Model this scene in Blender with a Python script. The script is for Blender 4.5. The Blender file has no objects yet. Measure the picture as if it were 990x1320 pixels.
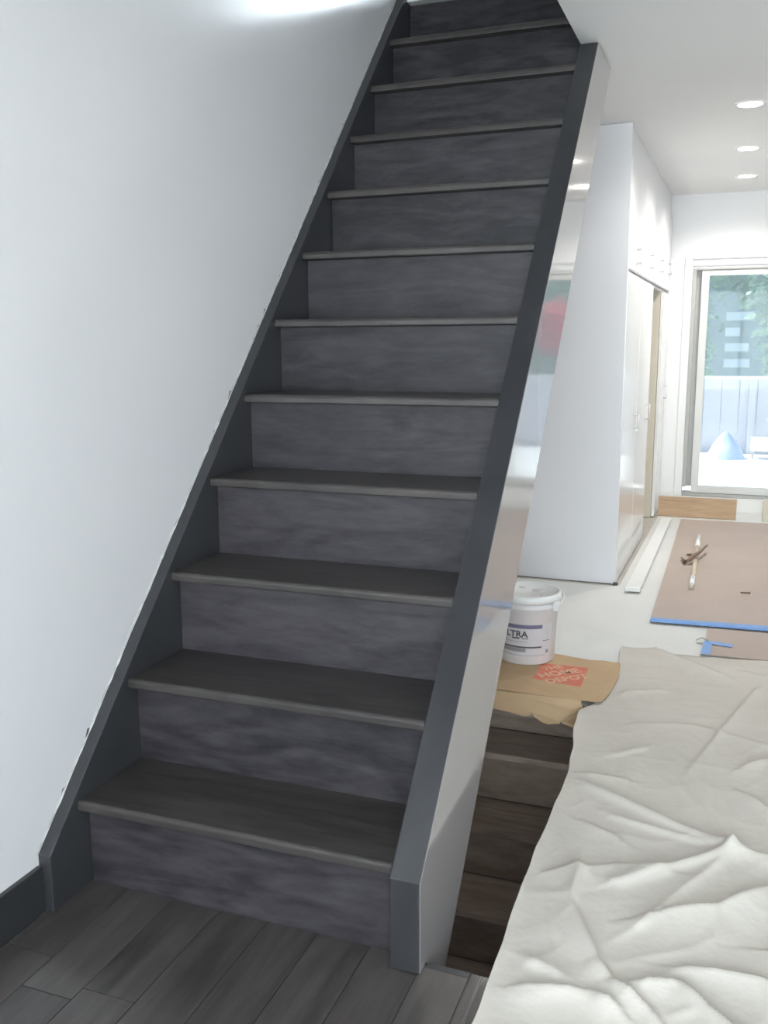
import bpy, bmesh, math, random
from mathutils import Vector, Matrix
random.seed(7)
S = 1.2                      # building unit to metres
SC = bpy.context.scene
COL = SC.collection

# ------------------------------------------------------------------ camera
cam = bpy.data.cameras.new('camera'); camo = bpy.data.objects.new('camera', cam); COL.objects.link(camo)
cam.sensor_fit = 'VERTICAL'; cam.sensor_height = 36.0; cam.lens = 1193.9 / 1320.0 * 36.0
cam.clip_start = 0.05; cam.clip_end = 200
yaw, pit, rol = 0.3617, -0.179, -0.0052
fw = Vector((-math.sin(yaw)*math.cos(pit), math.cos(yaw)*math.cos(pit), math.sin(pit)))
r0 = fw.cross(Vector((0, 0, 1))).normalized(); u0 = r0.cross(fw)
rr = r0*math.cos(rol) + u0*math.sin(rol); uu = -r0*math.sin(rol) + u0*math.cos(rol)
M3 = Matrix((rr, uu, -fw)).transposed()
camo.matrix_world = Matrix.Translation(Vector((1.1685, -1.3707, 1.0727))*S) @ M3.to_4x4()
SC.camera = camo

# ------------------------------------------------------------------ world, sun, window light, exposure
SC.view_settings.view_transform = 'Standard'; SC.view_settings.look = 'None'
SC.view_settings.exposure = 0.98; SC.view_settings.gamma = 1.0
SC.view_settings.use_curve_mapping = False
wd = bpy.data.worlds.new('sky'); SC.world = wd; wd.use_nodes = True
wn = wd.node_tree
bg = wn.nodes['Background']
sky = wn.nodes.new('ShaderNodeTexSky'); sky.sky_type = 'HOSEK_WILKIE'
sky.turbidity = 6.0; sky.ground_albedo = 0.4; sky.sun_direction = Vector((-0.55, 0.25, 0.8)).normalized()
wn.links.new(sky.outputs[0], bg.inputs['Color']); bg.inputs['Strength'].default_value = 2.5
def sun_light(strength, d):
    l = bpy.data.lights.new('sun_offscreen', 'SUN'); l.energy = strength; l.angle = 0.03; l.color = (1, 0.96, 0.9)
    o = bpy.data.objects.new('sun_offscreen', l); COL.objects.link(o)
    o.rotation_euler = Vector(d).to_track_quat('-Z', 'Y').to_euler(); o.location = (0, 10, 12)
sun_light(5.0, (0.62, -0.06, -0.78))
def area(name, loc, d, sx, sy, e, col):
    l = bpy.data.lights.new(name, 'AREA'); l.shape = 'RECTANGLE'; l.size = sx*S; l.size_y = sy*S
    l.energy = e; l.color = col
    o = bpy.data.objects.new(name, l); COL.objects.link(o); o.location = Vector(loc)*S
    o.rotation_euler = Vector(d).to_track_quat('-Z', 'Z').to_euler()
    return o
area('front_window_daylight_offscreen', (1.55, -3.42, 1.12), (0, 1, -0.02), 2.3, 1.5, 168, (0.92, 0.95, 1.0))
area('upstairs_window_daylight_offscreen', (1.75, 5.1, 3.4), (0, -1, -0.1), 0.85, 1.0, 44, (0.92, 0.95, 1.0))

# ------------------------------------------------------------------ materials
def newmat(name):
    m = bpy.data.materials.new(name); m.use_nodes = True
    return m, m.node_tree, m.node_tree.nodes['Principled BSDF']
def N(t, k, **kw):
    n = t.nodes.new('ShaderNode' + k)
    for a, b in kw.items(): setattr(n, a, b)
    return n
def coords(t, scale, kind='Object'):
    tc = N(t, 'TexCoord'); mp = N(t, 'Mapping'); mp.inputs['Scale'].default_value = scale
    t.links.new(tc.outputs[kind], mp.inputs['Vector']); return mp.outputs['Vector']
def ramp(t, fac, stops):
    r = N(t, 'ValToRGB'); e = r.color_ramp.elements
    while len(e) < len(stops): e.new(0.5)
    for x, (p, c) in zip(e, stops): x.position = p; x.color = (*c, 1)
    t.links.new(fac, r.inputs['Fac']); return r.outputs['Color']
def paint(name, c, rough=0.5, var=0.04, nscale=4.0, bump=0.0, bscale=60.0, coat=0.0, spec=0.5):
    m, t, b = newmat(name)
    n = N(t, 'TexNoise'); n.inputs['Scale'].default_value = nscale; n.inputs['Detail'].default_value = 4
    t.links.new(coords(t, (1, 1, 1)), n.inputs['Vector'])
    lo = tuple(max(0, x*(1-var)) for x in c); hi = tuple(min(1, x*(1+var)) for x in c)
    t.links.new(ramp(t, n.outputs['Fac'], [(0.3, lo), (0.7, hi)]), b.inputs['Base Color'])
    b.inputs['Roughness'].default_value = rough; b.inputs['Specular IOR Level'].default_value = spec
    b.inputs['Coat Weight'].default_value = coat; b.inputs['Coat Roughness'].default_value = 0.08
    if bump:
        n2 = N(t, 'TexNoise'); n2.inputs['Scale'].default_value = bscale; n2.inputs['Detail'].default_value = 3
        t.links.new(coords(t, (1, 1, 1)), n2.inputs['Vector'])
        bp = N(t, 'Bump'); bp.inputs['Strength'].default_value = bump; bp.inputs['Distance'].default_value = 0.01
        t.links.new(n2.outputs['Fac'], bp.inputs['Height']); t.links.new(bp.outputs['Normal'], b.inputs['Normal'])
    return m
def wood(name, dark, light, scale, rough=0.35, coat=0.0, rnd=0.25, bump=0.12, spec=0.5):
    """stained wood: grain stretched along the axis with the small scale"""
    m, t, b = newmat(name)
    oi = N(t, 'ObjectInfo')
    tc = N(t, 'TexCoord'); add = N(t, 'VectorMath', operation='ADD')
    sc = N(t, 'VectorMath', operation='SCALE'); sc.inputs['Scale'].default_value = 37.0
    cmb = N(t, 'CombineXYZ')
    for i in range(3): t.links.new(oi.outputs['Random'], cmb.inputs[i])
    t.links.new(cmb.outputs[0], sc.inputs[0])
    t.links.new(tc.outputs['Object'], add.inputs[0]); t.links.new(sc.outputs[0], add.inputs[1])
    mp = N(t, 'Mapping'); mp.inputs['Scale'].default_value = scale
    t.links.new(add.outputs[0], mp.inputs['Vector'])
    n1 = N(t, 'TexNoise'); n1.inputs['Scale'].default_value = 1.0; n1.inputs['Detail'].default_value = 6
    n1.inputs['Distortion'].default_value = 1.6
    t.links.new(mp.outputs[0], n1.inputs['Vector'])
    n2 = N(t, 'TexNoise'); n2.inputs['Scale'].default_value = 4.0; n2.inputs['Detail'].default_value = 8
    n2.inputs['Roughness'].default_value = 0.7
    t.links.new(mp.outputs[0], n2.inputs['Vector'])
    mx = N(t, 'Math', operation='MULTIPLY_ADD'); mx.inputs[1].default_value = 0.45
    t.links.new(n2.outputs['Fac'], mx.inputs[0])
    m2 = N(t, 'Math', operation='MULTIPLY'); m2.inputs[1].default_value = 0.55
    t.links.new(n1.outputs['Fac'], m2.inputs[0]); t.links.new(m2.outputs[0], mx.inputs[2])
    m3 = N(t, 'Math', operation='MULTIPLY_ADD'); m3.inputs[1].default_value = rnd
    t.links.new(oi.outputs['Random'], m3.inputs[0]); 
    m4 = N(t, 'Math', operation='SUBTRACT'); m4.inputs[1].default_value = rnd*0.5
    t.links.new(mx.outputs[0], m4.inputs[0]); t.links.new(m4.outputs[0], m3.inputs[2])
    mid = tuple((a+c)/2 for a, c in zip(dark, light))
    t.links.new(ramp(t, m3.outputs[0], [(0.35, dark), (0.5, mid), (0.66, light)]), b.inputs['Base Color'])
    b.inputs['Roughness'].default_value = rough; b.inputs['Coat Weight'].default_value = coat
    b.inputs['Coat Roughness'].default_value = 0.12; b.inputs['Specular IOR Level'].default_value = spec
    bp = N(t, 'Bump'); bp.inputs['Strength'].default_value = bump; bp.inputs['Distance'].default_value = 0.004
    t.links.new(n2.outputs['Fac'], bp.inputs['Height']); t.links.new(bp.outputs['Normal'], b.inputs['Normal'])
    return m
def emit(name, c, s):
    m, t, b = newmat(name); b.inputs['Base Color'].default_value = (*c, 1)
    b.inputs['Emission Color'].default_value = (*c, 1); b.inputs['Emission Strength'].default_value = s; return m
M = {}
M['wall'] = paint('warm white satin wall paint', (0.72, 0.70, 0.70), 0.19, 0.015, 1.5, 0.05, 14)
M['white'] = paint('white wall paint', (0.86, 0.86, 0.86), 0.5, 0.012, 2)
M['ceiling'] = paint('flat white ceiling paint', (0.88, 0.88, 0.87), 0.8, 0.012, 2)
M['closet'] = paint('white satin closet board', (0.80, 0.79, 0.80), 0.35, 0.01, 2)
M['closet_gloss'] = paint('white gloss door lacquer', (0.82, 0.81, 0.80), 0.12, 0.01, 2)
M['closet_in'] = paint('beige closet lining', (0.62, 0.58, 0.48), 0.6, 0.03, 2)
M['riser'] = wood('charcoal stained riser wood', (0.0135, 0.0123, 0.0149), (0.058, 0.0510, 0.0565), (3.0, 3, 13), 0.45, 0.0, 0.14, spec=0.35)
M['tread'] = wood('charcoal stained tread wood', (0.026, 0.023, 0.022), (0.068, 0.058, 0.054), (2.0, 14, 4), 0.38, 0.2, 0.10, spec=0.4)
M['string'] = wood('charcoal painted stringer wood', (0.0235, 0.024, 0.0265), (0.040, 0.0402, 0.0435), (3, 1.5, 1.5), 0.32, 0.2, 0.05, 0.06)
M['plank'] = wood('dark varnished floor plank', (0.034, 0.030, 0.029), (0.088, 0.075, 0.070), (12, 1.6, 4), 0.30, 0.5, 0.12)
M['subfloor'] = wood('plain floor boards', (0.38, 0.35, 0.31), (0.55, 0.51, 0.46), (9, 1.2, 4), 0.5, 0, 0.1)
M['basestep'] = wood('brown basement step wood', (0.22, 0.165, 0.13), (0.46, 0.36, 0.295), (2.0, 12, 8), 0.45, 0.0, 0.2)
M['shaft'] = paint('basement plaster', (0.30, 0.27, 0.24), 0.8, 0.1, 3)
M['ply'] = wood('tan plywood', (0.40, 0.26, 0.155), (0.56, 0.39, 0.25), (2, 8, 22), 0.6, 0, 0.1)
M['hardboard'] = paint('brown hardboard', (0.44, 0.355, 0.305), 0.65, 0.05, 3)
M['kraft'] = paint('brown kraft paper', (0.53, 0.36, 0.205), 0.75, 0.06, 9, 0.15, 40)
M['orange'] = paint('faded orange red print', (0.62, 0.17, 0.10), 0.7, 0.10, 25)
M['print'] = paint('kraft coloured lettering', (0.70, 0.42, 0.27), 0.75, 0.08, 30)
M['cloth'] = paint('off white canvas', (0.62, 0.575, 0.515), 0.9, 0.05, 3, 0.12, 45, spec=0.15)
M['sheet'] = paint('white paper sheeting', (0.70, 0.70, 0.675), 0.6, 0.03, 4, 0.05, 30)
M['trimwhite'] = paint('white gloss trim', (0.82, 0.82, 0.80), 0.3, 0.01)
M['tape'] = paint('blue masking tape', (0.19, 0.35, 0.68), 0.55, 0.06, 12)
M['pail'] = paint('white pail plastic', (0.76, 0.73, 0.73), 0.35, 0.01)
M['label'] = paint('pale lilac grey label', (0.62, 0.59, 0.60), 0.4, 0.03)
M['ink'] = paint('dark label ink', (0.09, 0.085, 0.09), 0.45, 0.1)
M['inkblue'] = paint('slate violet label ink', (0.17, 0.16, 0.25), 0.45, 0.1)
M['inkgrey'] = paint('grey label ink', (0.30, 0.28, 0.29), 0.45, 0.1)
M['metal'] = paint('dull steel', (0.35, 0.34, 0.32), 0.35, 0.05)
M['metal'].node_tree.nodes['Principled BSDF'].inputs['Metallic'].default_value = 0.8
M['stick'] = wood('pale stick wood', (0.42, 0.33, 0.24), (0.62, 0.52, 0.40), (20, 2, 20), 0.6)
M['brownmetal'] = paint('brown tarnished strip', (0.20, 0.13, 0.09), 0.5, 0.1)
M['caulk'] = paint('ragged pale caulk', (0.55, 0.54, 0.51), 0.6, 0.2, 40)
M['lamp'] = emit('lit lamp lens', (1.0, 0.96, 0.88), 14.0)
M['frame'] = paint('grey white door frame', (0.68, 0.68, 0.66), 0.4, 0.01)
M['track'] = paint('grey sliding track', (0.45, 0.45, 0.43), 0.5, 0.02)
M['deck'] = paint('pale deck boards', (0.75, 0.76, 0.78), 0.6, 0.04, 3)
M['fence'] = paint('lilac grey fence boards', (0.62, 0.61, 0.65), 0.7, 0.05, 3)
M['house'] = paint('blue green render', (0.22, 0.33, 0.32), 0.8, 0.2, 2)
M['blind'] = paint('pale blue white blind', (0.85, 0.9, 0.95), 0.6, 0.02)
M['leafmat'] = paint('leaf green', (0.17, 0.37, 0.20), 0.6, 0.5, 1.2)
M['leafpale'] = paint('pale leaf green', (0.30, 0.48, 0.33), 0.6, 0.4, 1.2)
M['bark'] = paint('grey bark', (0.14, 0.11, 0.09), 0.8, 0.3, 12)
M['tarp'] = paint('pale blue tarpaulin', (0.35, 0.48, 0.88), 0.5, 0.1, 6)
M['red'] = paint('red canvas', (0.75, 0.06, 0.09), 0.6, 0.05, 6)
# gloss paint of the stringer's outer face, with brush streaks
m, t, b = newmat('glossy pale grey paint'); M['gloss'] = m
n = N(t, 'TexNoise'); n.inputs['Scale'].default_value = 1.0; n.inputs['Detail'].default_value = 3
t.links.new(coords(t, (30, 16, 0.8)), n.inputs['Vector'])
b.inputs['Base Color'].default_value = (0.30, 0.28, 0.275, 1); b.inputs['Roughness'].default_value = 0.10
b.inputs['Specular IOR Level'].default_value = 0.5; b.inputs['Coat Weight'].default_value = 0.5; b.inputs['Coat Roughness'].default_value = 0.05
bp = N(t, 'Bump'); bp.inputs['Strength'].default_value = 0.08; bp.inputs['Distance'].default_value = 0.004
t.links.new(n.outputs['Fac'], bp.inputs['Height']); t.links.new(bp.outputs['Normal'], b.inputs['Normal'])
# window glass: thin, clear, translucent white mixed in for the veil of glare
m, t, b = newmat('hazy window glass'); M['glass'] = m
out = t.nodes['Material Output']
tr = N(t, 'BsdfTransparent'); tr.inputs[0].default_value = (0.93, 0.97, 0.97, 1)
gl = N(t, 'BsdfGlossy'); gl.inputs['Roughness'].default_value = 0.02
df = N(t, 'BsdfTranslucent'); df.inputs[0].default_value = (0.85, 0.9, 0.95, 1)
fr = N(t, 'Fresnel'); fr.inputs[0].default_value = 1.2
ms = N(t, 'MixShader'); ms.inputs[0].default_value = 0.17
t.links.new(tr.outputs[0], ms.inputs[1]); t.links.new(df.outputs[0], ms.inputs[2])
m2_ = N(t, 'MixShader'); t.links.new(fr.outputs[0], m2_.inputs[0])
t.links.new(ms.outputs[0], m2_.inputs[1]); t.links.new(gl.outputs[0], m2_.inputs[2])
t.links.new(m2_.outputs[0], out.inputs['Surface'])

# ------------------------------------------------------------------ geometry helpers (all in building units)
def box(bm, x0, x1, y0, y1, z0, z1):
    v = [bm.verts.new((x, y, z)) for x in (x0, x1) for y in (y0, y1) for z in (z0, z1)]
    for f in ((0,1,3,2),(4,6,7,5),(0,4,5,1),(2,3,7,6),(0,2,6,4),(1,5,7,3)): bm.faces.new([v[i] for i in f])
    return v
def prism(bm, poly, a0, a1, axis='x'):
    def P(p, a): return {'x': (a, p[0], p[1]), 'y': (p[0], a, p[1]), 'z': (p[0], p[1], a)}[axis]
    A = [bm.verts.new(P(p, a0)) for p in poly]; B = [bm.verts.new(P(p, a1)) for p in poly]
    n = len(poly)
    bm.faces.new(A[::-1]); bm.faces.new(B)
    for i in range(n): bm.faces.new((A[i], A[(i+1) % n], B[(i+1) % n], B[i]))
def lathe(bm, prof, c, seg=40):
    rings = []
    for r, z in prof:
        if r < 1e-5: rings.append([bm.verts.new((c[0], c[1], c[2]+z))])
        else: rings.append([bm.verts.new((c[0]+r*math.cos(2*math.pi*i/seg), c[1]+r*math.sin(2*math.pi*i/seg), c[2]+z)) for i in range(seg)])
    for a, b_ in zip(rings, rings[1:]):
        for i in range(seg):
            j = (i+1) % seg
            if len(a) == 1 and len(b_) == 1: continue
            if len(a) == 1: bm.faces.new((a[0], b_[j], b_[i]))
            elif len(b_) == 1: bm.faces.new((a[i], a[j], b_[0]))
            else: bm.faces.new((a[i], a[j], b_[j], b_[i]))
def tube(bm, pts, rad, seg=10):
    pts = [Vector(p) for p in pts]; rad = rad if isinstance(rad, (list, tuple)) else [rad]*len(pts)
    prev = None; rings = []
    for i, p in enumerate(pts):
        d = (pts[min(i+1, len(pts)-1)] - pts[max(i-1, 0)]).normalized()
        if prev is None:
            a = d.cross(Vector((0, 0, 1)));  a = a if a.length > 0.05 else d.cross(Vector((1, 0, 0)))
        else: a = prev - d*prev.dot(d)
        a.normalize(); prev = a; b_ = d.cross(a)
        rings.append([bm.verts.new(p + (a*math.cos(2*math.pi*k/seg) + b_*math.sin(2*math.pi*k/seg))*rad[i]) for k in range(seg)])
    for A, B in zip(rings, rings[1:]):
        for k in range(seg): bm.faces.new((A[k], A[(k+1) % seg], B[(k+1) % seg], B[k]))
    bm.faces.new(rings[0][::-1]); bm.faces.new(rings[-1])
def wloc(o):
    v = Vector((0, 0, 0))
    while o is not None: v = v + o.location; o = o.parent
    return v
def finish(name, me, mat, parent=None, smooth=False, origin=None):
    vs = [v.co for v in me.vertices]
    if origin is None:
        xs = [v.x for v in vs]; ys = [v.y for v in vs]; zs = [v.z for v in vs]
        origin = Vector(((min(xs)+max(xs))/2, (min(ys)+max(ys))/2, min(zs)))
    me.transform(Matrix.Translation(-Vector(origin))); me.transform(Matrix.Scale(S, 4))
    me.materials.append(M[mat] if isinstance(mat, str) else mat)
    if smooth:
        for p in me.polygons: p.use_smooth = True
    o = bpy.data.objects.new(name, me); COL.objects.link(o)
    w = Vector(origin)*S
    if parent is not None: o.parent = parent; o.location = w - wloc(parent)
    else: o.location = w
    return o
def obj(name, bm, mat, parent=None, smooth=False, bevel=0.0, xf=None):
    if xf is not None: bmesh.ops.transform(bm, matrix=xf, verts=bm.verts)
    bmesh.ops.recalc_face_normals(bm, faces=bm.faces)
    if bevel:
        es = [e for e in bm.edges if len(e.link_faces) == 2 and e.calc_face_angle(0) > 0.6]
        bmesh.ops.bevel(bm, geom=es, offset=bevel, segments=2, affect='EDGES', profile=0.7)
    me = bpy.data.meshes.new(name); bm.to_mesh(me); bm.free()
    return finish(name, me, mat, parent, smooth)
def bx(name, d, mat, parent=None, bevel=0.0, xf=None):
    bm = bmesh.new(); box(bm, *d); return obj(name, bm, mat, parent, False, bevel, xf)
def boxes(name, ds, mat, parent=None, bevel=0.0, xf=None):
    bm = bmesh.new()
    for d in ds: box(bm, *d)
    return obj(name, bm, mat, parent, False, bevel, xf)
def thing(name, loc, label, cat, group=None):
    o = bpy.data.objects.new(name, None); COL.objects.link(o); o.location = Vector(loc)*S
    o.empty_display_size = 0.1
    return tag(o, label, cat, group)
def tag(o, label, cat, group=None):
    o['label'] = label; o['category'] = cat
    if group: o['group'] = group
    return o
def struct(o, label=None):
    o['kind'] = 'structure'
    if label: o['label'] = label
    return o
def text_mesh(s, size):
    c = bpy.data.curves.new('lettering', 'FONT'); c.body = s; c.size = size; c.align_x = 'CENTER'; c.align_y = 'CENTER'
    c.resolution_u = 3; c.offset = size*0.03
    o = bpy.data.objects.new('lettering', c); COL.objects.link(o)
    dg = bpy.context.evaluated_depsgraph_get()
    me = bpy.data.meshes.new_from_object(o.evaluated_get(dg))
    bpy.data.objects.remove(o); bpy.data.curves.remove(c)
    return me

# ------------------------------------------------------------------ the shell
RUN, RISE, W = 0.1794, 0.19, 0.661
SL = RISE/RUN
XO = 0.716                    # outer face of the open stringer
CZ = 1.975                    # ceiling
UZ = 12*RISE                  # upper floor
XH = 0.815                    # right edge of the stairwell hole
XW = 0.838                    # right side of the hole under the cloth
YH = 1.315                    # far edge of the stairwell hole
YB = 4.9                      # back wall
YF = -3.3; XR = 3.0; XL = -0.03

def holed(name, x0, x1, z0, z1, hx0, hx1, hz0, hz1, y0, y1, mat, label):
    return struct(boxes(name, [(x0, hx0, y0, y1, z0, z1), (hx1, x1, y0, y1, z0, z1),
        (hx0, hx1, y0, y1, z0, hz0), (hx0, hx1, y0, y1, hz1, z1)], mat), label)
struct(bx('wall_left', (XL-0.12, XL, YF-0.1, YB+0.1, -2.4, 4.4), 'wall'), 'satin pale grey white wall running up beside the staircase')
holed('wall_back', XL, XR+0.12, -0.1, CZ, 0.872, 2.45, 0.09, 1.53, YB, YB+0.12, 'white', 'white back wall around the sliding garden door')
holed('wall_front', XL, XR+0.12, -0.1, CZ, 0.45, 2.65, 0.35, 1.85, YF-0.1, YF, 'white', 'white front wall with a wide window')
struct(bx('wall_right', (XR, XR+0.12, YF, YB, -0.1, CZ), 'white'), 'plain white wall facing the staircase')
# ceiling with the stair opening
struct(boxes('ceiling', [(W, XR+0.12, YF-0.1, YB+0.12, CZ, UZ-0.02), (XL, W, YF-0.1, -0.75, CZ, UZ-0.02), (XL, W, 2.03, YB+0.12, CZ, UZ-0.02)], 'ceiling'), 'flat white ceiling with a stair opening')
# upstairs
struct(boxes('floor_upper', [(W, XR, -0.75, YB, UZ-0.02, UZ), (XL, W, 2.05, YB, UZ-0.02, UZ)], 'trimwhite'), 'upper landing floor')
holed('wall_upper_back', XL, XR, UZ, 4.3, 1.3, 2.2, 2.85, 3.95, YB, YB+0.12, 'white', 'upstairs wall with a window')
struct(bx('wall_upper_right', (XR, XR+0.12, YF, YB+0.12, UZ, 4.3), 'white'), 'upstairs right wall')
struct(bx('wall_upper_front', (XL, XR, -0.85, -0.75, UZ-0.02, 4.3), 'white'), 'upstairs front wall')
struct(bx('ceiling_upper', (XL, XR+0.12, -0.85, YB+0.12, 4.3, 4.4), 'ceiling'), 'upstairs ceiling')
w = struct(boxes('window_upstairs', [(1.3, 1.34, YB+0.02, YB+0.08, 2.85, 3.95), (2.16, 2.2, YB+0.02, YB+0.08, 2.85, 3.95),
    (1.34, 2.16, YB+0.02, YB+0.08, 2.85, 2.89), (1.34, 2.16, YB+0.02, YB+0.08, 3.91, 3.95), (1.73, 1.77, YB+0.02, YB+0.08, 2.89, 3.91)], 'frame'), 'upstairs window frame')
bx('pane', (1.34, 1.73, YB+0.045, YB+0.05, 2.89, 3.91), 'glass', w); bx('pane', (1.77, 2.16, YB+0.045, YB+0.05, 2.89, 3.91), 'glass', w)
w = struct(boxes('window_front', [(0.45, 0.5, YF-0.08, YF-0.02, 0.35, 1.85), (2.6, 2.65, YF-0.08, YF-0.02, 0.35, 1.85),
    (0.5, 2.6, YF-0.08, YF-0.02, 0.35, 0.4), (0.5, 2.6, YF-0.08, YF-0.02, 1.8, 1.85), (1.17, 1.21, YF-0.08, YF-0.02, 0.4, 1.8), (1.89, 1.93, YF-0.08, YF-0.02, 0.4, 1.8)], 'frame'), 'front window frame')
for a, c_ in ((0.5, 1.17), (1.21, 1.89), (1.93, 2.6)): bx('pane', (a, c_, YF-0.055, YF-0.05, 0.4, 1.8), 'glass', w)

# floor: boards, with the stairwell hole left open
fl = struct(boxes('floor', [(XL, XH, YF, 0.02, -0.10, -0.014), (XL, W, 0.02, 0.06, -0.10, -0.014), (XH, XR, YF, 0.02, -0.10, -0.001), (XW, XR, 0.02, 1.10, -0.10, -0.001), (0.80, XR, 1.10, YH, -0.10, -0.001), (XH, XR, YH, YB+0.1, -0.10, -0.001), (XL, XH, YH, YB+0.1, -0.06, -0.001)], 'subfloor'), 'timber floor with a stairwell hole beside the staircase')
pw = 0.104; x = XL + 0.012
ends = [-0.19, -0.27, -0.24, -0.33, -0.25, -0.40, -0.31, -0.22]
i = 0
while x < XH-0.02:
    x1 = min(x+pw, XH-0.018)
    e = ends[i % len(ends)]
    for y0, y1, mt in ((e, 0.018 if x1 > W+0.06 else 0.05, 'plank'), (e-0.95-0.1*(i % 3), e, 'plank'), (YF, e-0.95-0.1*(i % 3), 'plank')):
        bx('plank', (x+0.0006, x1-0.0006, y0+0.0006, y1-0.0006, -0.0138, 0.0), mt, fl, 0.0006)
    x = x1; i += 1
bx('floor_nosing', (XH-0.018, XH+0.004, -1.6, 0.024, -0.03, 0.0012), 'plank', fl, 0.004)
bx('floor_edge', (XH+0.0045, 0.842, -1.6, 0.0235, -0.03, 0.0004), 'plank', fl)
bx('header_board', (XL+0.001, 0.799, YH-0.006, YH-0.0005, -0.062, -0.0012), 'basestep', fl)
bx('floor_nosing', (XO+0.002, XH-0.018, 0.010, 0.026, -0.03, 0.0008), 'string', fl, 0.003)
struct(bx('baseboard_left', (XL, XL+0.012, YF, -0.086, 0.0, 0.095), 'string', None, 0.003), 'dark grey baseboard along the white wall')
struct(boxes('baseboard_back', [(0.80, 2.6, YB-0.012, YB, 0.0, 0.085), (2.6, XR, YB-0.012, YB, 0.0, 0.11)], 'trimwhite', None, 0.002), 'white baseboard under the garden door')

# stairwell shaft walls
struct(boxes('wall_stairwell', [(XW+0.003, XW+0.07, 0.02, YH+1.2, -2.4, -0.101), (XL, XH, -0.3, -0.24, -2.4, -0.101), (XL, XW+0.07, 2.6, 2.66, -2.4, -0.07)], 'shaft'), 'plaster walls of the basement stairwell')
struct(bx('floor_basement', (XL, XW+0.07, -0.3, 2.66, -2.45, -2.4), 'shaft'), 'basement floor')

# ------------------------------------------------------------------ main staircase
st = thing('staircase', (W/2, 0, 0), 'steep straight staircase stained charcoal grey, closed by a stringer on each side', 'staircase')
OV, TT = 0.032, 0.021
for k in range(11):
    y, z = k*RUN, (k+1)*RISE
    r = TT/2; prof = []
    for zc, t0, r in ((z-0.008, math.pi/2, 0.008), (z-TT+0.004, math.pi, 0.004)):
        for a in range(5):
            th = t0 + math.pi/2*a/4
            prof.append((y + r + r*math.cos(th), zc + r*math.sin(th)))
    yb = y + RUN + OV + 0.014
    prof += [(yb, z-TT), (yb, z)]
    bm = bmesh.new(); prism(bm, prof, 0.001, W-0.001); obj('tread', bm, 'tread', st)
for k in range(12):
    y = k*RUN + OV
    z0 = 0.0004 if k == 0 else k*RISE + 0.0002
    bx('riser', (0.001, W-0.001, y, y+0.016, z0, (k+1)*RISE-TT-0.0006), 'riser', st)
nl = lambda y: RISE + SL*y
ye = 11*RUN + 0.02
bm = bmesh.new()
prism(bm, [(-0.085, 0.001), (-0.085, nl(-0.085)+0.016), (ye, nl(ye)+0.016), (ye+0.03, nl(ye)+0.016), (ye+0.03, nl(ye)-0.32), (0.16, 0.001)], XL+0.001, 0.0)
obj('stringer', bm, 'string', st, False, 0.003)
ya = (CZ-0.003-RISE+0.005)/SL; lowz = lambda y: -0.088 + 1.128*(y-0.143); yb = (CZ-0.003+0.088)/1.128 + 0.143
bm = bmesh.new()
prism(bm, [(-0.012, 0.0015), (-0.012, nl(-0.012)-0.005), (ya, CZ-0.003), (yb, CZ-0.003), (0.03, lowz(0.03)), (0.03, 0.0015)], W, XO-0.0009)
obj('stringer', bm, 'string', st, False, 0.0025)
bm = bmesh.new()
prism(bm, [(-0.010, 0.002), (-0.010, nl(-0.010)-0.009), (ya-0.006, CZ-0.010), (ya+0.01, CZ-0.004), (yb, CZ-0.004), (0.0305, lowz(0.0305)), (0.0305, 0.002)], XO-0.0008, XO)
o = obj('stringer_facing', bm, 'gloss', st); o['label'] = 'glossy pale painted outer face of the stringer'
bm = bmesh.new()
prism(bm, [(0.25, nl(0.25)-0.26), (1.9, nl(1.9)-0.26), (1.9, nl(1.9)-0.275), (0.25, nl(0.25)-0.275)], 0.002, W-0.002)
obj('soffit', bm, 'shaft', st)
bm = bmesh.new()
prism(bm, [(11*RUN, UZ-0.018), (11*RUN-0.002, UZ-0.008), (11*RUN, UZ+0.002), (2.05, UZ+0.002), (2.05, UZ-0.018)], 0.001, W-0.001)
o = obj('landing_nosing', bm, 'trimwhite', st); o['label'] = 'white nosing of the upper landing'
# ragged caulk along the wall side stringer
bm = bmesh.new(); A = []; rng = random.Random(3)
n = 150
for q in range(n+1):
    y = -0.085 + (ye+0.085)*q/n
    wv = 0.0003 + 0.004*max(0, rng.random()-0.45)
    z = nl(y)+0.0162
    A.append((bm.verts.new((XL+0.0005, y-0.0105*0.7*rng.random(), z+wv*1.2+0.0012)), bm.verts.new((XL+wv+0.001, y, z))))
for a, c_ in zip(A, A[1:]): bm.faces.new((a[0], c_[0], c_[1], a[1]))
o = obj('caulk_line', bm, 'caulk', st); o['label'] = 'ragged line of pale caulk along the wall'

bm = bmesh.new(); A = []; rng = random.Random(11)
for q in range(221):
    y = -0.08 + (ye+0.07)*q/220
    wv = 0.0012 + 0.0016*rng.random() + (0.008*rng.random() if rng.random() > 0.90 else 0)
    A.append((bm.verts.new((XL+0.0004, y, nl(y)+0.0165+wv*1.45)), bm.verts.new((XL+0.0004, y, nl(y)+0.014))))
for a, c_ in zip(A, A[1:]): bm.faces.new((a[0], c_[0], c_[1], a[1]))
o = obj('stain_smear', bm, 'string', st); o['label'] = 'ragged dark stain smeared onto the wall edge'

# ------------------------------------------------------------------ basement steps
bs = thing('basement_staircase', (XH/2, 0.9, -2.0), 'brown wooden steps leading down into the basement beneath the staircase', 'staircase')
br, bz = 0.18, 0.17
for k in range(-1, 9):
    y, z = 1.40 - k*br, -0.24 - k*bz
    if k >= 0: bx('tread', (0.001, XW-0.001, y, y+br+0.02, z-0.022, z), 'basestep', bs, 0.005)
    bx('riser', (0.001, XW-0.001, y+0.022, y+0.036, z-bz+0.001, z-0.0225), 'basestep', bs)

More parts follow.
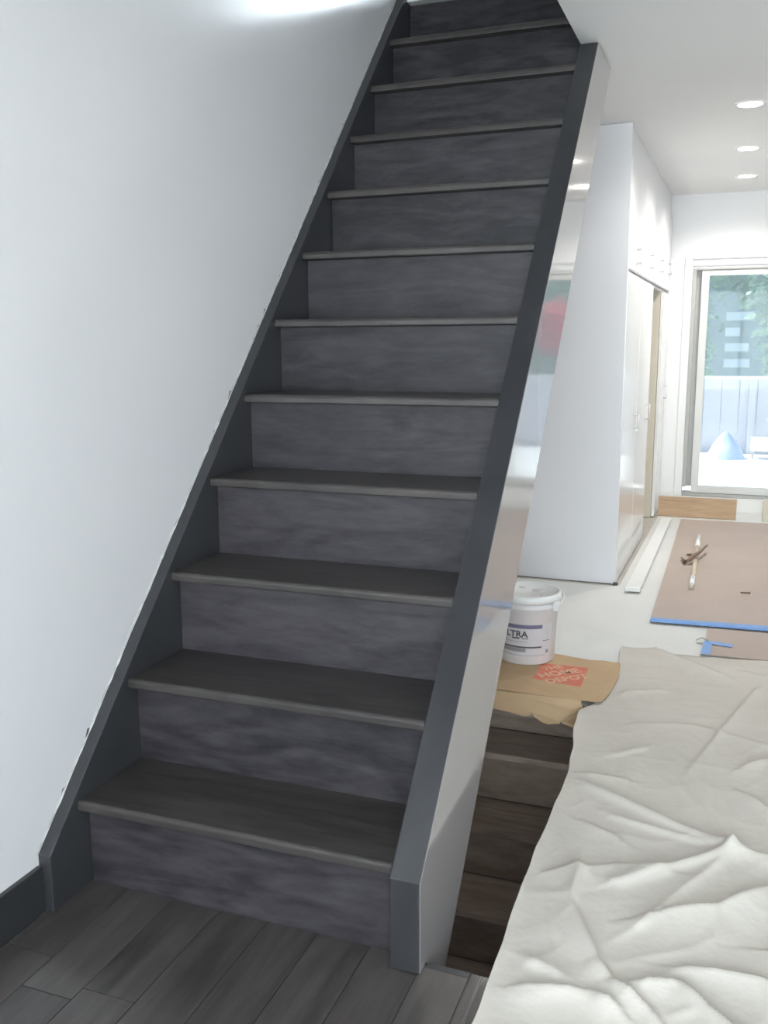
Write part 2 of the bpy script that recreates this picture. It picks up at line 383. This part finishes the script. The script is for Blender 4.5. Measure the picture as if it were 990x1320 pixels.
# ------------------------------------------------------------------ white closet behind the stairs
ang = math.atan2(0.03, YB-2.79)
CX = Matrix.Translation((0.708, 2.79, 0)) @ Matrix.Rotation(-ang, 4, 'Z')
cl = thing('closet', (0.4, 3.8, 0), 'tall white built-in closet with cupboards above, one doorway open', 'closet')
L = YB - 2.79 - 0.006
def cb(name, d, mat, parent=cl, bevel=0.0): return bx(name, d, mat, parent, bevel, CX)
cb('end_panel', (-0.66, 0.0, 0.0, 0.02, 0.003, 1.84), 'closet', cl, 0.002)
cb('top_panel', (-0.66, -0.012, 0.021, L, 1.84, CZ-0.002), 'closet')
cb('top_panel', (-0.66, -0.004, 0.004, 0.0205, 1.8405, CZ-0.002), 'closet')
cb('shelf', (-0.55, -0.02, 0.021, L, 1.375, 1.39), 'closet')
cb('back_panel', (-0.56, -0.55, 0.021, L, 0.003, 1.84), 'closet_in')
cb('divider', (-0.55, -0.02, 1.10, 1.115, 0.003, 1.374), 'closet_in')
cb('divider', (-0.55, -0.02, 1.74, 1.755, 0.003, 1.374), 'closet_in')
def pull(parent, y, z, h):
    bm = bmesh.new(); tube(bm, [(0.022, y, z-h/2), (0.022, y, z+h/2)], 0.0028, 8)
    o = obj('handle_bar', bm, 'trimwhite', parent, True, 0, CX)
    for s in (-1, 1):
        bm = bmesh.new(); box(bm, 0.0005, 0.020, y-0.012, y+0.012, z+s*h/2-0.006, z+s*h/2+0.002)
        obj('handle_post', bm, 'metal', parent, False, 0, CX)
ub = [0.022, 0.54, 1.06, 1.58, L]
for i in range(4):
    d = cb('upper_door', (-0.018, 0.0, ub[i]+0.003, ub[i+1]-0.003, 1.392, 1.838), 'closet', cl, 0.002)
    pull(d, [0.30, 0.86, 1.42, 1.93][i], 1.46+0.02*i, 0.062)
for a, c_, hy, hz in ((0.022, 0.56, 0.45, 0.70), (0.563, 1.105, 0.96, 0.715), (1.745, L, 1.98, 0.77)):
    d = cb('door', (-0.018, 0.0, a+0.003, c_-0.003, 0.007, 1.372), 'closet_gloss', cl, 0.002)
    pull(d, hy, hz, 0.075)
bx('foot', (0.70, 0.720, 2.776, 2.79, 0.0, 0.012), 'ink', cl)

# ------------------------------------------------------------------ sliding garden door
dr = struct(boxes('door_1', [(0.826, 0.872, YB-0.014, YB+0.0, 0.086, 1.60), (0.872, 2.5, YB-0.014, YB, 1.545, 1.60), (0.872, 2.5, YB-0.03, YB-0.014, 1.585, 1.605)], 'trimwhite', None, 0.002), 'white sliding garden door with a tall glass pane')
boxes('jamb', [(0.873, 0.895, YB-0.002, YB+0.10, 0.15, 1.52), (0.895, 0.925, YB+0.055, YB+0.10, 0.15, 1.52)], 'track', dr)
boxes('track', [(0.873, 2.449, YB+0.001, YB+0.11, 0.092, 0.112), (0.873, 2.449, YB+0.001, YB+0.11, 1.52, 1.529)], 'track', dr)
def sash(x0, x1, y):
    s = boxes('sash', [(x0, x0+0.045, y, y+0.03, 0.115, 1.518), (x1-0.045, x1, y, y+0.03, 0.115, 1.518),
        (x0+0.045, x1-0.045, y, y+0.03, 0.115, 0.16), (x0+0.045, x1-0.045, y, y+0.03, 1.485, 1.518)], 'frame', dr, 0.002)
    bx('pane', (x0+0.046, x1-0.046, y+0.013, y+0.016, 0.161, 1.484), 'glass', s)
sash(0.927, 1.72, YB+0.012); sash(1.68, 2.448, YB+0.052)

# ------------------------------------------------------------------ downlights
g = 'recessed ceiling downlights in a row'
def downlight(x, y, label, grp, e=25.0):
    t_ = thing('downlight', (x, y, CZ-0.004), label, 'light', grp)
    bm = bmesh.new(); lathe(bm, [(0.045, -0.001), (0.058, -0.0035), (0.060, -0.001), (0.060, 0.0)], (x, y, CZ-0.0005), 32); obj('trim_ring', bm, 'trimwhite', t_, True)
    bm = bmesh.new(); lathe(bm, [(0.0, -0.003), (0.03, -0.0028), (0.0449, -0.001)], (x, y, CZ-0.0005), 32); o = obj('lens', bm, 'lamp', t_, True)
    l = bpy.data.lights.new('downlight_beam', 'SPOT'); l.energy = e; l.spot_size = 2.7; l.spot_blend = 0.7; l.color = (1, 0.97, 0.92); l.shadow_soft_size = 0.05
    lo = bpy.data.objects.new('downlight_beam', l); COL.objects.link(lo); lo.parent = t_; lo.location = (0, 0, -0.02)
for y, lb_ in ((2.67, 'round ceiling downlight of the row that is farthest from the garden door'), (3.55, 'round ceiling downlight in the middle of the row of three'),
              (4.34, 'round ceiling downlight of the row that is closest to the garden door')): downlight(1.155, y, lb_, g)

# ------------------------------------------------------------------ sheets on the floor
def smooth01(x): x = max(0, min(1, x)); return x*x*(3-2*x)
from mathutils import noise as NZ
def wrinkles(x, y, ridges):
    h = 0.0
    for pts, amp, wd_ in ridges:
        best = None
        for (ax, ay), (bx_, by) in zip(pts, pts[1:]):
            dx, dy = bx_-ax, by-ay; L2 = dx*dx+dy*dy
            tt = max(0, min(1, ((x-ax)*dx+(y-ay)*dy)/L2))
            px, py = x-ax-tt*dx, y-ay-tt*dy
            d = math.hypot(px, py); s = (px*dy-py*dx)
            if best is None or d < best[0]: best = (d, s, tt)
        d, s, tt = best
        w_ = wd_*(1.5 if s > 0 else 0.42)
        if d < 4*w_: h += 1.3*amp*math.exp(-(d/w_)**1.15)*(0.45+0.55*math.sin(math.pi*(0.15+0.7*tt)))
    return h
C0 = (1.218, 0.572)
RID = [([C0, (0.884, 0.776)], .011, .020), ([C0, (0.959, 0.648)], .007, .016), ([C0, (1.005, 0.378)], .012, .022), ([C0, (1.063, 0.253)], .010, .02),
 ([C0, (1.45, 0.573)], .012, .022), ([(1.105, 0.299), (1.191, 0.346), (1.285, 0.448), (1.42, .50)], .020, .028),
 ([(0.924, 0.40), (0.93, 0.27), (0.998, 0.12), (1.032, 0.065), (1.095, 0.02)], .016, .022), ([(0.888, 0.007), (1.006, 0.025), (1.05, 0.0)], .014, .018),
 ([(1.061, 0.075), (1.138, 0.104), (1.187, 0.054), (1.26, -0.02)], .016, .02), ([(0.958, 0.046), (0.884, 0.077)], .010, .02), ([(1.15, 0.15), (1.3, 0.16), (1.45, .08)], .014, .022),
 ([(0.922, 1.884), (1.05, 1.79), (1.19, 1.694)], .012, .016), ([(1.111, 0.948), (1.28, 1.61)], .005, .012),
 ([(0.831, 0.836), (0.966, 0.841)], .006, .016), ([(1.248, 0.859), (1.294, 0.801), (1.4, .75)], .010, .016), ([(1.241, 1.014), (1.302, 1.083), (1.4, 1.05)], .010, .014),
 ([C0, (1.10, 0.85)], .006, .02), ([(0.857, 0.362), (1.002, 0.446), (1.1, .45)], .007, .02), ([(0.95, 1.2), (1.1, 1.25), (1.3, 1.18)], .004, .02),
 ([(0.9, 1.45), (1.0, 1.5)], .005, .015), ([(1.0, 1.05), (0.93, 0.98)], .005, .015), ([(0.90, 0.6), (0.99, 0.55)], .005, .02), ([(1.30, .26), (1.5, .3)], .014, .025),
 ([(0.87, -0.12), (1.0, -0.2), (1.2, -0.15)], .014, .025), ([(1.25, 1.75), (1.42, 1.68)], .008, .015)]
EDGE = [(-1.2, .832), (-0.4, .834), (-0.091, .833), (0.0, .832), (.105, .831), (.252, .824), (.50, .824), (.643, .826), (.81, .827), (.972, .815), (1.153, .792), (1.25, .79), (1.33, .82), (1.40, .842), (1.70, .846), (1.84, .842), (1.95, .85)]
def edge_x(y):
    for (a, xa), (b_, xb) in zip(EDGE, EDGE[1:]):
        if y <= b_: return xa + (xb-xa)*smooth01((y-a)/(b_-a))
    return EDGE[-1][1]
def far_y(x): return 1.865 + 0.035*math.sin(x*9+1.2)*0.6 + 0.02*(x-1)
bm = bmesh.new(); NXc, NYc = 200, 380; grid = []
def rnoise(x, y, z): return (1-abs(NZ.noise(Vector((x, y, z)))))**6
for j in range(NYc+1):
    row = []
    for i in range(NXc+1):
        v = j/NYc; u = (i/NXc)**1.2
        xr = 2.0
        yy = -0.7 + v*(far_y(0.84+u*1.2)+0.7)
        xx = edge_x(yy) + u*(xr-edge_x(yy))
        low = smooth01((1.0-yy)/0.9)
        h = wrinkles(xx, yy, RID)
        h += (0.0016+0.0022*low)*rnoise(xx*3.1+0.4*yy, yy*2.6, 1.3) + (0.0012+0.0022*low)*rnoise(xx*9-3*yy, yy*7, 5.1) + 0.0022*max(0, NZ.noise(Vector((xx*4, yy*3.3, 2.2))))
        h += 0.0006*rnoise(xx*20, yy*16, 7.7)
        for gx in (0.98, 1.18, 1.38): h += 0.0012*math.exp(-abs(xx-gx-0.012*math.sin(yy*5))/0.006)
        for gy in (0.98, 1.30, 1.58): h += 0.0012*math.exp(-abs(yy-gy-0.012*math.sin(xx*7))/0.008)
        tt = u*(xr-0.83)
        bagk = 1-smooth01((0.90-xx)/0.03)*smooth01((yy-1.22)/0.06)*smooth01((1.80-yy)/0.06)
        z = 0.0045 + max(0, h)*smooth01(0.25+tt/0.10)*(0.15+0.85*bagk) + 0.003*math.exp(-tt/0.012)*bagk + 0.008*smooth01((yy-1.72)/0.08)
        yy2 = yy + 0.006*NZ.noise(Vector((xx*9, 7, 0)))*(v > 0.97)
        row.append(bm.verts.new((xx + 0.003*NZ.noise(Vector((3, yy*10, 0)))*(1-u)**6, yy2, z)))
    grid.append(row)
for j in range(NYc):
    for i in range(NXc): bm.faces.new((grid[j][i], grid[j][i+1], grid[j+1][i+1], grid[j+1][i]))
o = obj('drop_cloth', bm, 'cloth', None, True)
tag(o, 'crumpled off white canvas drop cloth spread along the stairwell hole', 'drop cloth')
sm = o.modifiers.new('thickness', 'SOLIDIFY'); sm.thickness = 0.004; sm.offset = -1

# white paper sheeting covering the floor between closet and boards
bm = bmesh.new(); grid = []
rid2 = [([(0.62, 2.1), (0.85, 2.0), (1.0, 2.05)], .006, .02), ([(0.7, 1.85), (0.85, 1.95)], .005, .02), ([(0.75, 2.3), (0.84, 2.45)], .006, .015), ([(1.0, 1.95), (1.08, 2.15)], .005, .012)]
for j in range(111):
    row = []
    for i in range(61):
        xx = 0.02 + 1.98*(i/60)**1.4
        y0 = 1.715 + 0.17*smooth01((xx-0.838)/0.03); yy = y0 + (4.885-y0)*j/110
        xc_ = 0.729+0.0142*(yy-2.79); xx = xc_ if yy > 2.768 and xx < xc_ else xx
        h = (wrinkles(xx, yy, rid2) + 0.004*max(0, NZ.noise(Vector((xx*7, yy*5, 9)))) + 0.0022*rnoise(xx*5, yy*3, 3.0))*(1-smooth01((xx-0.80)/0.08)*0.85)
        row.append(bm.verts.new((xx + 0.004*NZ.noise(Vector((2, yy*8, 0)))*0, yy + 0.012*NZ.noise(Vector((xx*9, 2, 1)))*(j == 0), 0.0015 + h)))
    grid.append(row)
for j in range(110):
    for i in range(60):
        f = (grid[j][i], grid[j][i+1], grid[j+1][i+1], grid[j+1][i])
        if len({tuple(round(c, 4) for c in v.co[:2]) for v in f}) == 4: bm.faces.new(f)
bmesh.ops.delete(bm, geom=[v for v in bm.verts if not v.link_faces], context='VERTS')
o = obj('paper_sheeting', bm, 'sheet', None, True)
tag(o, 'white protective paper sheeting on the floor in front of the closet', 'floor sheet')

def slab(name, poly, z0, z1, mat, parent=None, bevel=0.0):
    bm = bmesh.new(); prism(bm, poly, z0, z1, 'z'); return obj(name, bm, mat, parent, False, bevel)
hb = thing('hardboard_sheet', (1.5, 3.3, 0.012), 'large brown hardboard sheet with blue tape along its front edge', 'board')
slab('board', [(0.908, 2.235), (1.95, 2.29), (1.98, 4.50), (0.900, 4.45)], 0.010, 0.017, 'hardboard', hb)
slab('tape_strip', [(0.9075, 2.232), (1.951, 2.287), (1.950, 2.337), (0.9078, 2.262)], 0.0172, 0.0178, 'tape', hb)
slab('tape_edge', [(0.907, 2.229), (1.951, 2.284), (1.951, 2.2865), (0.9072, 2.2315)], 0.0095, 0.0178, 'tape', hb)
o = slab('hardboard_offcut', [(1.118, 1.90), (1.9, 1.92), (1.9, 2.25), (1.118, 2.22)], 0.0, 0.004, 'hardboard')
o.location.z = 0.0045*S
tag(o, 'brown hardboard piece half under the drop cloth', 'board')
tp = thing('masking_tape', (1.14, 1.95, 0.011), 'torn blue masking tape stuck at a corner of the brown hardboard piece', 'tape')
slab('tape_strip', [(1.105, 1.895), (1.137, 1.895), (1.140, 2.02), (1.112, 2.02)], 0.0108, 0.0113, 'tape', tp)
slab('tape_strip', [(1.108, 2.022), (1.205, 2.00), (1.212, 2.035), (1.118, 2.05)], 0.0114, 0.0119, 'tape', tp)
bm = bmesh.new(); prism(bm, [(1.085, 0.011), (1.105, 0.020), (1.128, 0.0125), (1.105, 0.0215)], 2.04, 2.055, 'y'); obj('loose_end', bm, 'inkgrey', tp)

# white trim length and plywood strip
o = slab('trim_board', [(0.768, 2.645), (0.830, 2.655), (0.846, 4.40), (0.790, 4.40)], 0.012, 0.030, 'trimwhite', None, 0.002)
tag(o, 'white trim board lying along the closet front', 'board')
pl = tag(bx('plywood_strip', (0.752, 1.212, 4.60, 4.62, 0.004, 0.128), 'ply', None, 0.001), 'tan plywood strip standing on edge before the garden door', 'board')
o = tag(bx('moulding_block', (1.362, 1.47, 4.60, 4.66, 0.0, 0.135), 'closet_in', None, 0.004), 'pale block standing by the end of the white baseboard', 'block')

# pole and bent strip on the hardboard
pole = thing('wooden_pole', (1.03, 3.3, 0.02), 'thin wooden pole with white wrapped ends lying on the hardboard sheet', 'pole')
z = 0.0285
bm = bmesh.new(); tube(bm, [(1.0343, 2.90, z), (1.0266, 3.62, z)], 0.0105, 10); obj('shaft', bm, 'stick', pole, True)
bm = bmesh.new(); tube(bm, [(1.0356, 2.78, z+.001), (1.0343, 2.94, z+.001)], 0.0115, 10); obj('wrapped_end', bm, 'trimwhite', pole, True)
bm = bmesh.new(); tube(bm, [(1.0266, 3.60, z+.001), (1.024, 3.90, z+.001)], [0.0125, 0.011], 10); obj('wrapped_end', bm, 'trimwhite', pole, True)
bm = bmesh.new(); tube(bm, [(1.036, 2.745, z-.001), (1.0357, 2.78, z-.001)], 0.0105, 10); obj('tip', bm, 'closet_in', pole, True)
br_ = thing('bent_strip', (1.02, 3.3, 0.02), 'bent brown metal strip lying across the wooden pole', 'strip')
bm = bmesh.new(); tube(bm, [(0.965, 3.32, 0.0285), (0.985, 3.22, 0.0295), (1.005, 3.235, 0.040), (1.022, 3.27, 0.056), (1.045, 3.35, 0.056), (1.075, 3.52, 0.058)], [0.004, 0.010, 0.010, 0.010, 0.008, 0.005], 8); obj('arm', bm, 'brownmetal', br_, True)
bm = bmesh.new(); tube(bm, [(0.985, 3.43, 0.023), (1.007, 3.42, 0.026)], [0.005, 0.006], 8); obj('stub', bm, 'brownmetal', br_, True)
bm = bmesh.new(); tube(bm, [(1.236, 2.755, 0.0215), (1.275, 2.76, 0.0215)], [0.003, 0.0045], 6)
tag(obj('wood_splinter', bm, 'brownmetal', None, True), 'small dark splinter lying alone on the hardboard sheet', 'splinter')

# ------------------------------------------------------------------ paint pail
PC = (0.545, 1.655, 0.0135)
pb = thing('paint_pail', PC, 'white plastic paint pail with lid standing on the brown paper', 'pail')
bm = bmesh.new(); lathe(bm, [(0.0, 0.0), (0.090, 0.0), (0.094, 0.004), (0.103, 0.19), (0.106, 0.192), (0.106, 0.197), (0.104, 0.20), (0.106, 0.222), (0.0, 0.222)], PC, 56); obj('body', bm, 'pail', pb, True)
bm = bmesh.new(); lathe(bm, [(0.107, 0.212), (0.1125, 0.212), (0.1135, 0.222), (0.1135, 0.234), (0.110, 0.238), (0.104, 0.238), (0.102, 0.231), (0.0, 0.231)], PC, 56)
lid = obj('lid', bm, 'trimwhite', pb, True)
for dx, dy, r_ in ((0.032, 0.02, 0.020), (-0.028, 0.045, 0.011), (0.055, -0.035, 0.005)):
    bm = bmesh.new(); lathe(bm, [(r_, 0.0), (r_*0.95, 0.0018), (r_*0.5, 0.0018), (0.0, 0.001)], (PC[0]+dx, PC[1]+dy, PC[2]+0.2313), 24); obj('plug', bm, 'label', lid, True)
# label wrapped round the front; its centre faces the camera side
def rad(zz): return 0.094 + (zz-0.004)*(0.103-0.094)/0.186
A0 = math.radians(-72)
def patch(name, a0, a1, z0, z1, mat, parent, off, sag=0.0, n=26):
    bm = bmesh.new(); R_ = []
    for i in range(n+1):
        a = a0 + (a1-a0)*i/n
        col_ = []
        for zz in (z0, (z0+z1)/2, z1):
            r_ = rad(zz)+off; col_.append(bm.verts.new((PC[0]+r_*math.cos(a), PC[1]+r_*math.sin(a), PC[2]+zz)))
        R_.append(col_)
    for a, c_ in zip(R_, R_[1:]):
        for q in range(2): bm.faces.new((a[q], c_[q], c_[q+1], a[q+1]))
    return obj(name, bm, mat, parent, True)
D = math.radians
lb = patch('label', D(-150), D(-25), 0.030, 0.142, 'label', pb, 0.0006)
patch('print_band', D(-150), D(-48), 0.128, 0.1415, 'inkblue', lb, 0.0009)
patch('print_line', D(-150), D(-48), 0.0605, 0.066, 'ink', lb, 0.0009)
patch('print_panel', D(-150), D(-80), 0.046, 0.0595, 'inkgrey', lb, 0.0008)
patch('print_line', D(-128), D(-76), 0.081, 0.0825, 'inkgrey', lb, 0.0009)
patch('print_line', D(-108), D(-92), 0.0915, 0.0965, 'ink', lb, 0.0009)
patch('print_line', D(-88), D(-76), 0.0915, 0.0965, 'inkgrey', lb, 0.0009)
patch('print_line', D(-46), D(-30), 0.084, 0.0860, 'ink', lb, 0.0009)
patch('print_stamp', D(-38), D(-31), 0.040, 0.052, 'inkgrey', lb, 0.0009)
patch('print_line', D(-150), D(-40), 0.0335, 0.0350, 'inkgrey', lb, 0.0009)
me = text_mesh('ULTRA', 0.030)
xs = [v.co.x for v in me.vertices]; xm = max(xs)
for v in me.vertices:
    a = D(-77) + (v.co.x*1.05-xm)/0.0985; zz = 0.1075 + v.co.y; r_ = rad(zz)+0.0011
    v.co = (PC[0]+r_*math.cos(a), PC[1]+r_*math.sin(a), PC[2]+zz)
finish('lettering', me, 'ink', lb)
# handle lugs and bail
for s, a in ((1, D(-20)), (1, D(160))):
    cx_, cy_ = PC[0]+0.112*math.cos(a), PC[1]+0.112*math.sin(a)
    bm = bmesh.new(); box(bm, cx_-0.010, cx_+0.010, cy_-0.016, cy_+0.016, PC[2]+0.185, PC[2]+0.215); obj('lug', bm, 'pail', pb, False, 0.004)
bm = bmesh.new(); pts = []
for i in range(25):
    th = math.pi*i/24
    a = D(-20) + th      # swings round the far side, resting on the rim
    rr_ = 0.121; pts.append((PC[0]+rr_*math.cos(a), PC[1]+rr_*math.sin(a), PC[2]+0.203+0.028*math.sin(th)))
tube(bm, pts, 0.0042, 8); obj('bail_handle', bm, 'pail', pb, True)

# ------------------------------------------------------------------ kraft paper bag under the pail, flap hanging into the hole
bag = thing('paper_bag', (0.65, 1.45, 0.004), 'flattened brown paper bag with a red square logo, hanging over the hole edge', 'paper bag')
top = [(0.36, 1.318), (0.551, 1.318), (0.63, 1.316), (0.785, 1.312), (0.80, 1.318), (0.825, 1.315), (0.846, 1.33), (0.858, 1.40), (0.868, 1.56), (0.864, 1.60), (0.858, 1.692), (0.80, 1.700), (0.756, 1.690), (0.64, 1.715), (0.55, 1.73), (0.36, 1.74)]
slab('sheet', top, 0.0125, 0.0133, 'kraft', bag)
fb = [(0.36, -0.040), (0.50, -0.042), (0.56, -0.048), (0.615, -0.056), (0.634, -0.050), (0.638, -0.040), (0.648, -0.054), (0.672, -0.068), (0.690, -0.073), (0.712, -0.066), (0.724, -0.066), (0.728, -0.056), (0.735, -0.062), (0.770, -0.072), (0.790, -0.070), (0.800, -0.045), (0.796, -0.020), (0.785, 0.0130), (0.70, 0.0132), (0.55, 0.0132), (0.36, 0.0132)]
bm = bmesh.new(); prism(bm, fb, 1.300, 1.3008, 'y')
for v in bm.verts: v.co.y += 0.010*smooth01((v.co.z+0.03)/0.04) + 0.006*NZ.noise(Vector((v.co.x*14, 0, 0)))
obj('flap', bm, 'kraft', bag)
bm = bmesh.new(); prism(bm, [(0.728, -0.055), (0.796, 0.001), (0.804, -0.030), (0.788, -0.066)], 1.288, 1.2888, 'y')
for v in bm.verts: v.co.y += 0.010*(v.co.z < -0.05)
obj('torn_fold', bm, 'kraft', bag)
lg = slab('logo_print', [(0.611, 1.602), (0.763, 1.608), (0.766, 1.424), (0.610, 1.450)], 0.0134, 0.0137, 'orange', bag)
# slanted stencil lettering, read across the square's diagonal
ca = math.radians(38)
for s, off_, sz in (('THE', 0.058, 0.038), ('HOME', 0.010, 0.052), ('DEPOT', -0.042, 0.046)):
    me = text_mesh(s, sz)
    for v in me.vertices:
        x_, y_ = v.co.x*1.0, v.co.y*1.05 + off_
        v.co = (0.688 + x_*math.cos(ca) - y_*math.sin(ca), 1.518 + (x_*math.sin(ca) + y_*math.cos(ca))*1.08, 0.0139+off_*0.001)
    finish('lettering', me, 'print', lg)

# ------------------------------------------------------------------ the garden beyond the glass
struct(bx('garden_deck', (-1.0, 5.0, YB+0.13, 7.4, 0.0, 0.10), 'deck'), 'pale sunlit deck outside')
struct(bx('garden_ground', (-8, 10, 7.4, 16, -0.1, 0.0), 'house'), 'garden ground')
fn = thing('garden_fence', (1.2, 7.5, 0.0), 'lilac grey garden fence with a white top rail', 'fence')
x = -0.6
i = 0
while x < 3.8:
    bx('board', (x, x+0.145, 7.5, 7.52 + 0.004*(i % 2), 0.0, 0.755), 'fence', fn); x += 0.15; i += 1
bx('top_rail', (-0.6, 3.8, 7.47, 7.55, 0.756, 0.778), 'trimwhite', fn)
for x in (-0.5, 1.28, 2.6): bx('post', (x, x+0.05, 7.43, 7.469, 0.0, 0.754), 'fence', fn)
hs = thing('neighbour_house', (1.0, 12.0, 0.0), 'shaded house with four pale windows stacked behind the trees', 'house')
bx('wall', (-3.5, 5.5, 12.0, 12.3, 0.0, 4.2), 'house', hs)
for z0, xw in ((1.36, 0.36), (1.155, 0.19), (0.955, 0.31), (0.745, 0.33)):
    w = bx('window', (0.985, 0.985+xw, 11.96, 12.0, z0, z0+0.115), 'frame', hs); bx('blind', (0.995, 0.975+xw, 11.95, 11.959, z0+0.01, z0+0.105), 'blind', w)
def tree(name, x, y, h, rx, n, mat, label, cat='tree', grp=None, z0=0.5):
    t_ = thing(name, (x, y, 0), label, cat, grp)
    bm = bmesh.new(); tube(bm, [(x, y, 0), (x+0.05, y, h*0.4), (x-0.03, y+0.05, h*0.8)], [0.07, 0.05, 0.02], 8); obj('trunk', bm, 'bark', t_, True)
    bm = bmesh.new(); rg = random.Random(int(x*100)+n)
    for q in range(n):
        a = rg.random()*6.283; rr2 = rg.random()**0.5; zz = z0 + (h-z0)*rg.random()
        wv = math.sin(math.pi*min(1, max(0.05, (zz-z0)/(h-z0))))**0.5
        c = Vector((x + rx*wv*rr2*math.cos(a), y + 0.6*rx*wv*rr2*math.sin(a), zz))
        s = 0.03 + 0.05*rg.random()
        d1 = Vector((rg.gauss(0, 1), rg.gauss(0, 1), rg.gauss(0, .6))).normalized(); d2 = d1.cross(Vector((rg.gauss(0, 1), rg.gauss(0, 1), rg.gauss(0, 1)))).normalized()
        vs = [bm.verts.new(c + d1*s), bm.verts.new(c + d2*s*0.45), bm.verts.new(c - d1*s), bm.verts.new(c - d2*s*0.45)]
        bm.faces.new(vs)
    o = obj('foliage', bm, mat, t_); o['kind'] = 'stuff'
tree('leafy_tree', 0.70, 8.8, 2.6, 0.33, 900, 'leafmat', 'dark green leafy tree by the fence, close to the closet side', z0=0.4)
tree('leafy_tree', 1.62, 8.9, 3.0, 0.42, 1300, 'leafpale', 'pale green leafy tree with loose crown behind the fence', z0=0.5)
tree('leafy_tree', 1.55, 10.2, 3.4, 1.0, 2000, 'leafmat', 'green tree with a high crown in front of the shaded house', z0=1.48)
tree('leafy_tree', 2.6, 9.2, 3.2, 0.6, 900, 'leafmat', 'dark green leafy tree standing behind the red flowered shrub', z0=0.5)
tp = thing('covered_pile', (1.1, 7.0, 0.1), 'pale blue tarpaulin heaped to a peak on the deck', 'tarpaulin')
bm = bmesh.new(); prof = []
for k in range(9):
    f = k/8; prof.append((0.17*(1-f)**0.8 if k < 8 else 0.0, 0.235*f))
lathe(bm, prof, (1.11, 7.05, 0.101), 22)
for v in bm.verts:
    v.co.x += 0.02*NZ.noise(v.co*12); v.co.y += 0.02*NZ.noise(v.co*12+Vector((5, 0, 0)))
obj('cover', bm, 'tarp', tp, True)
pt = thing('planter_box', (1.41, 7.1, 0.1), 'white planter box with legs standing on the deck by the fence', 'planter')
boxes('trough', [(1.31, 1.52, 7.0, 7.2, 0.17, 0.275)], 'trimwhite', pt, 0.006)
for x, y in ((1.32, 7.01), (1.49, 7.01), (1.32, 7.17), (1.49, 7.17)): bx('leg', (x, x+0.02, y, y+0.02, 0.101, 0.17), 'track', pt)

rs = thing('flowering_shrub', (1.95, 7.9, 0.0), 'shrub covered in red flowers behind the garden fence', 'shrub')
bm = bmesh.new(); tube(bm, [(1.95, 7.9, 0), (1.96, 7.9, 0.9)], [0.03, 0.02], 6); obj('stem', bm, 'bark', rs, True)
bm = bmesh.new(); rg = random.Random(5)
for q in range(260):
    a = rg.random()*6.283; b_ = math.acos(2*rg.random()-1); r_ = 0.3*rg.random()**0.4
    c_ = Vector((1.95+0.7*r_*math.sin(b_)*math.cos(a), 7.9+0.6*r_*math.sin(b_)*math.sin(a), 1.22+r_*math.cos(b_)))
    d1 = Vector((rg.gauss(0, 1), rg.gauss(0, 1), rg.gauss(0, 1))).normalized(); d2 = d1.orthogonal().normalized()
    bm.faces.new([bm.verts.new(c_ + d1*0.045*math.cos(k*1.571) + d2*0.045*math.sin(k*1.571)) for k in range(4)])
o = obj('blossom', bm, 'red', rs); o['kind'] = 'stuff'
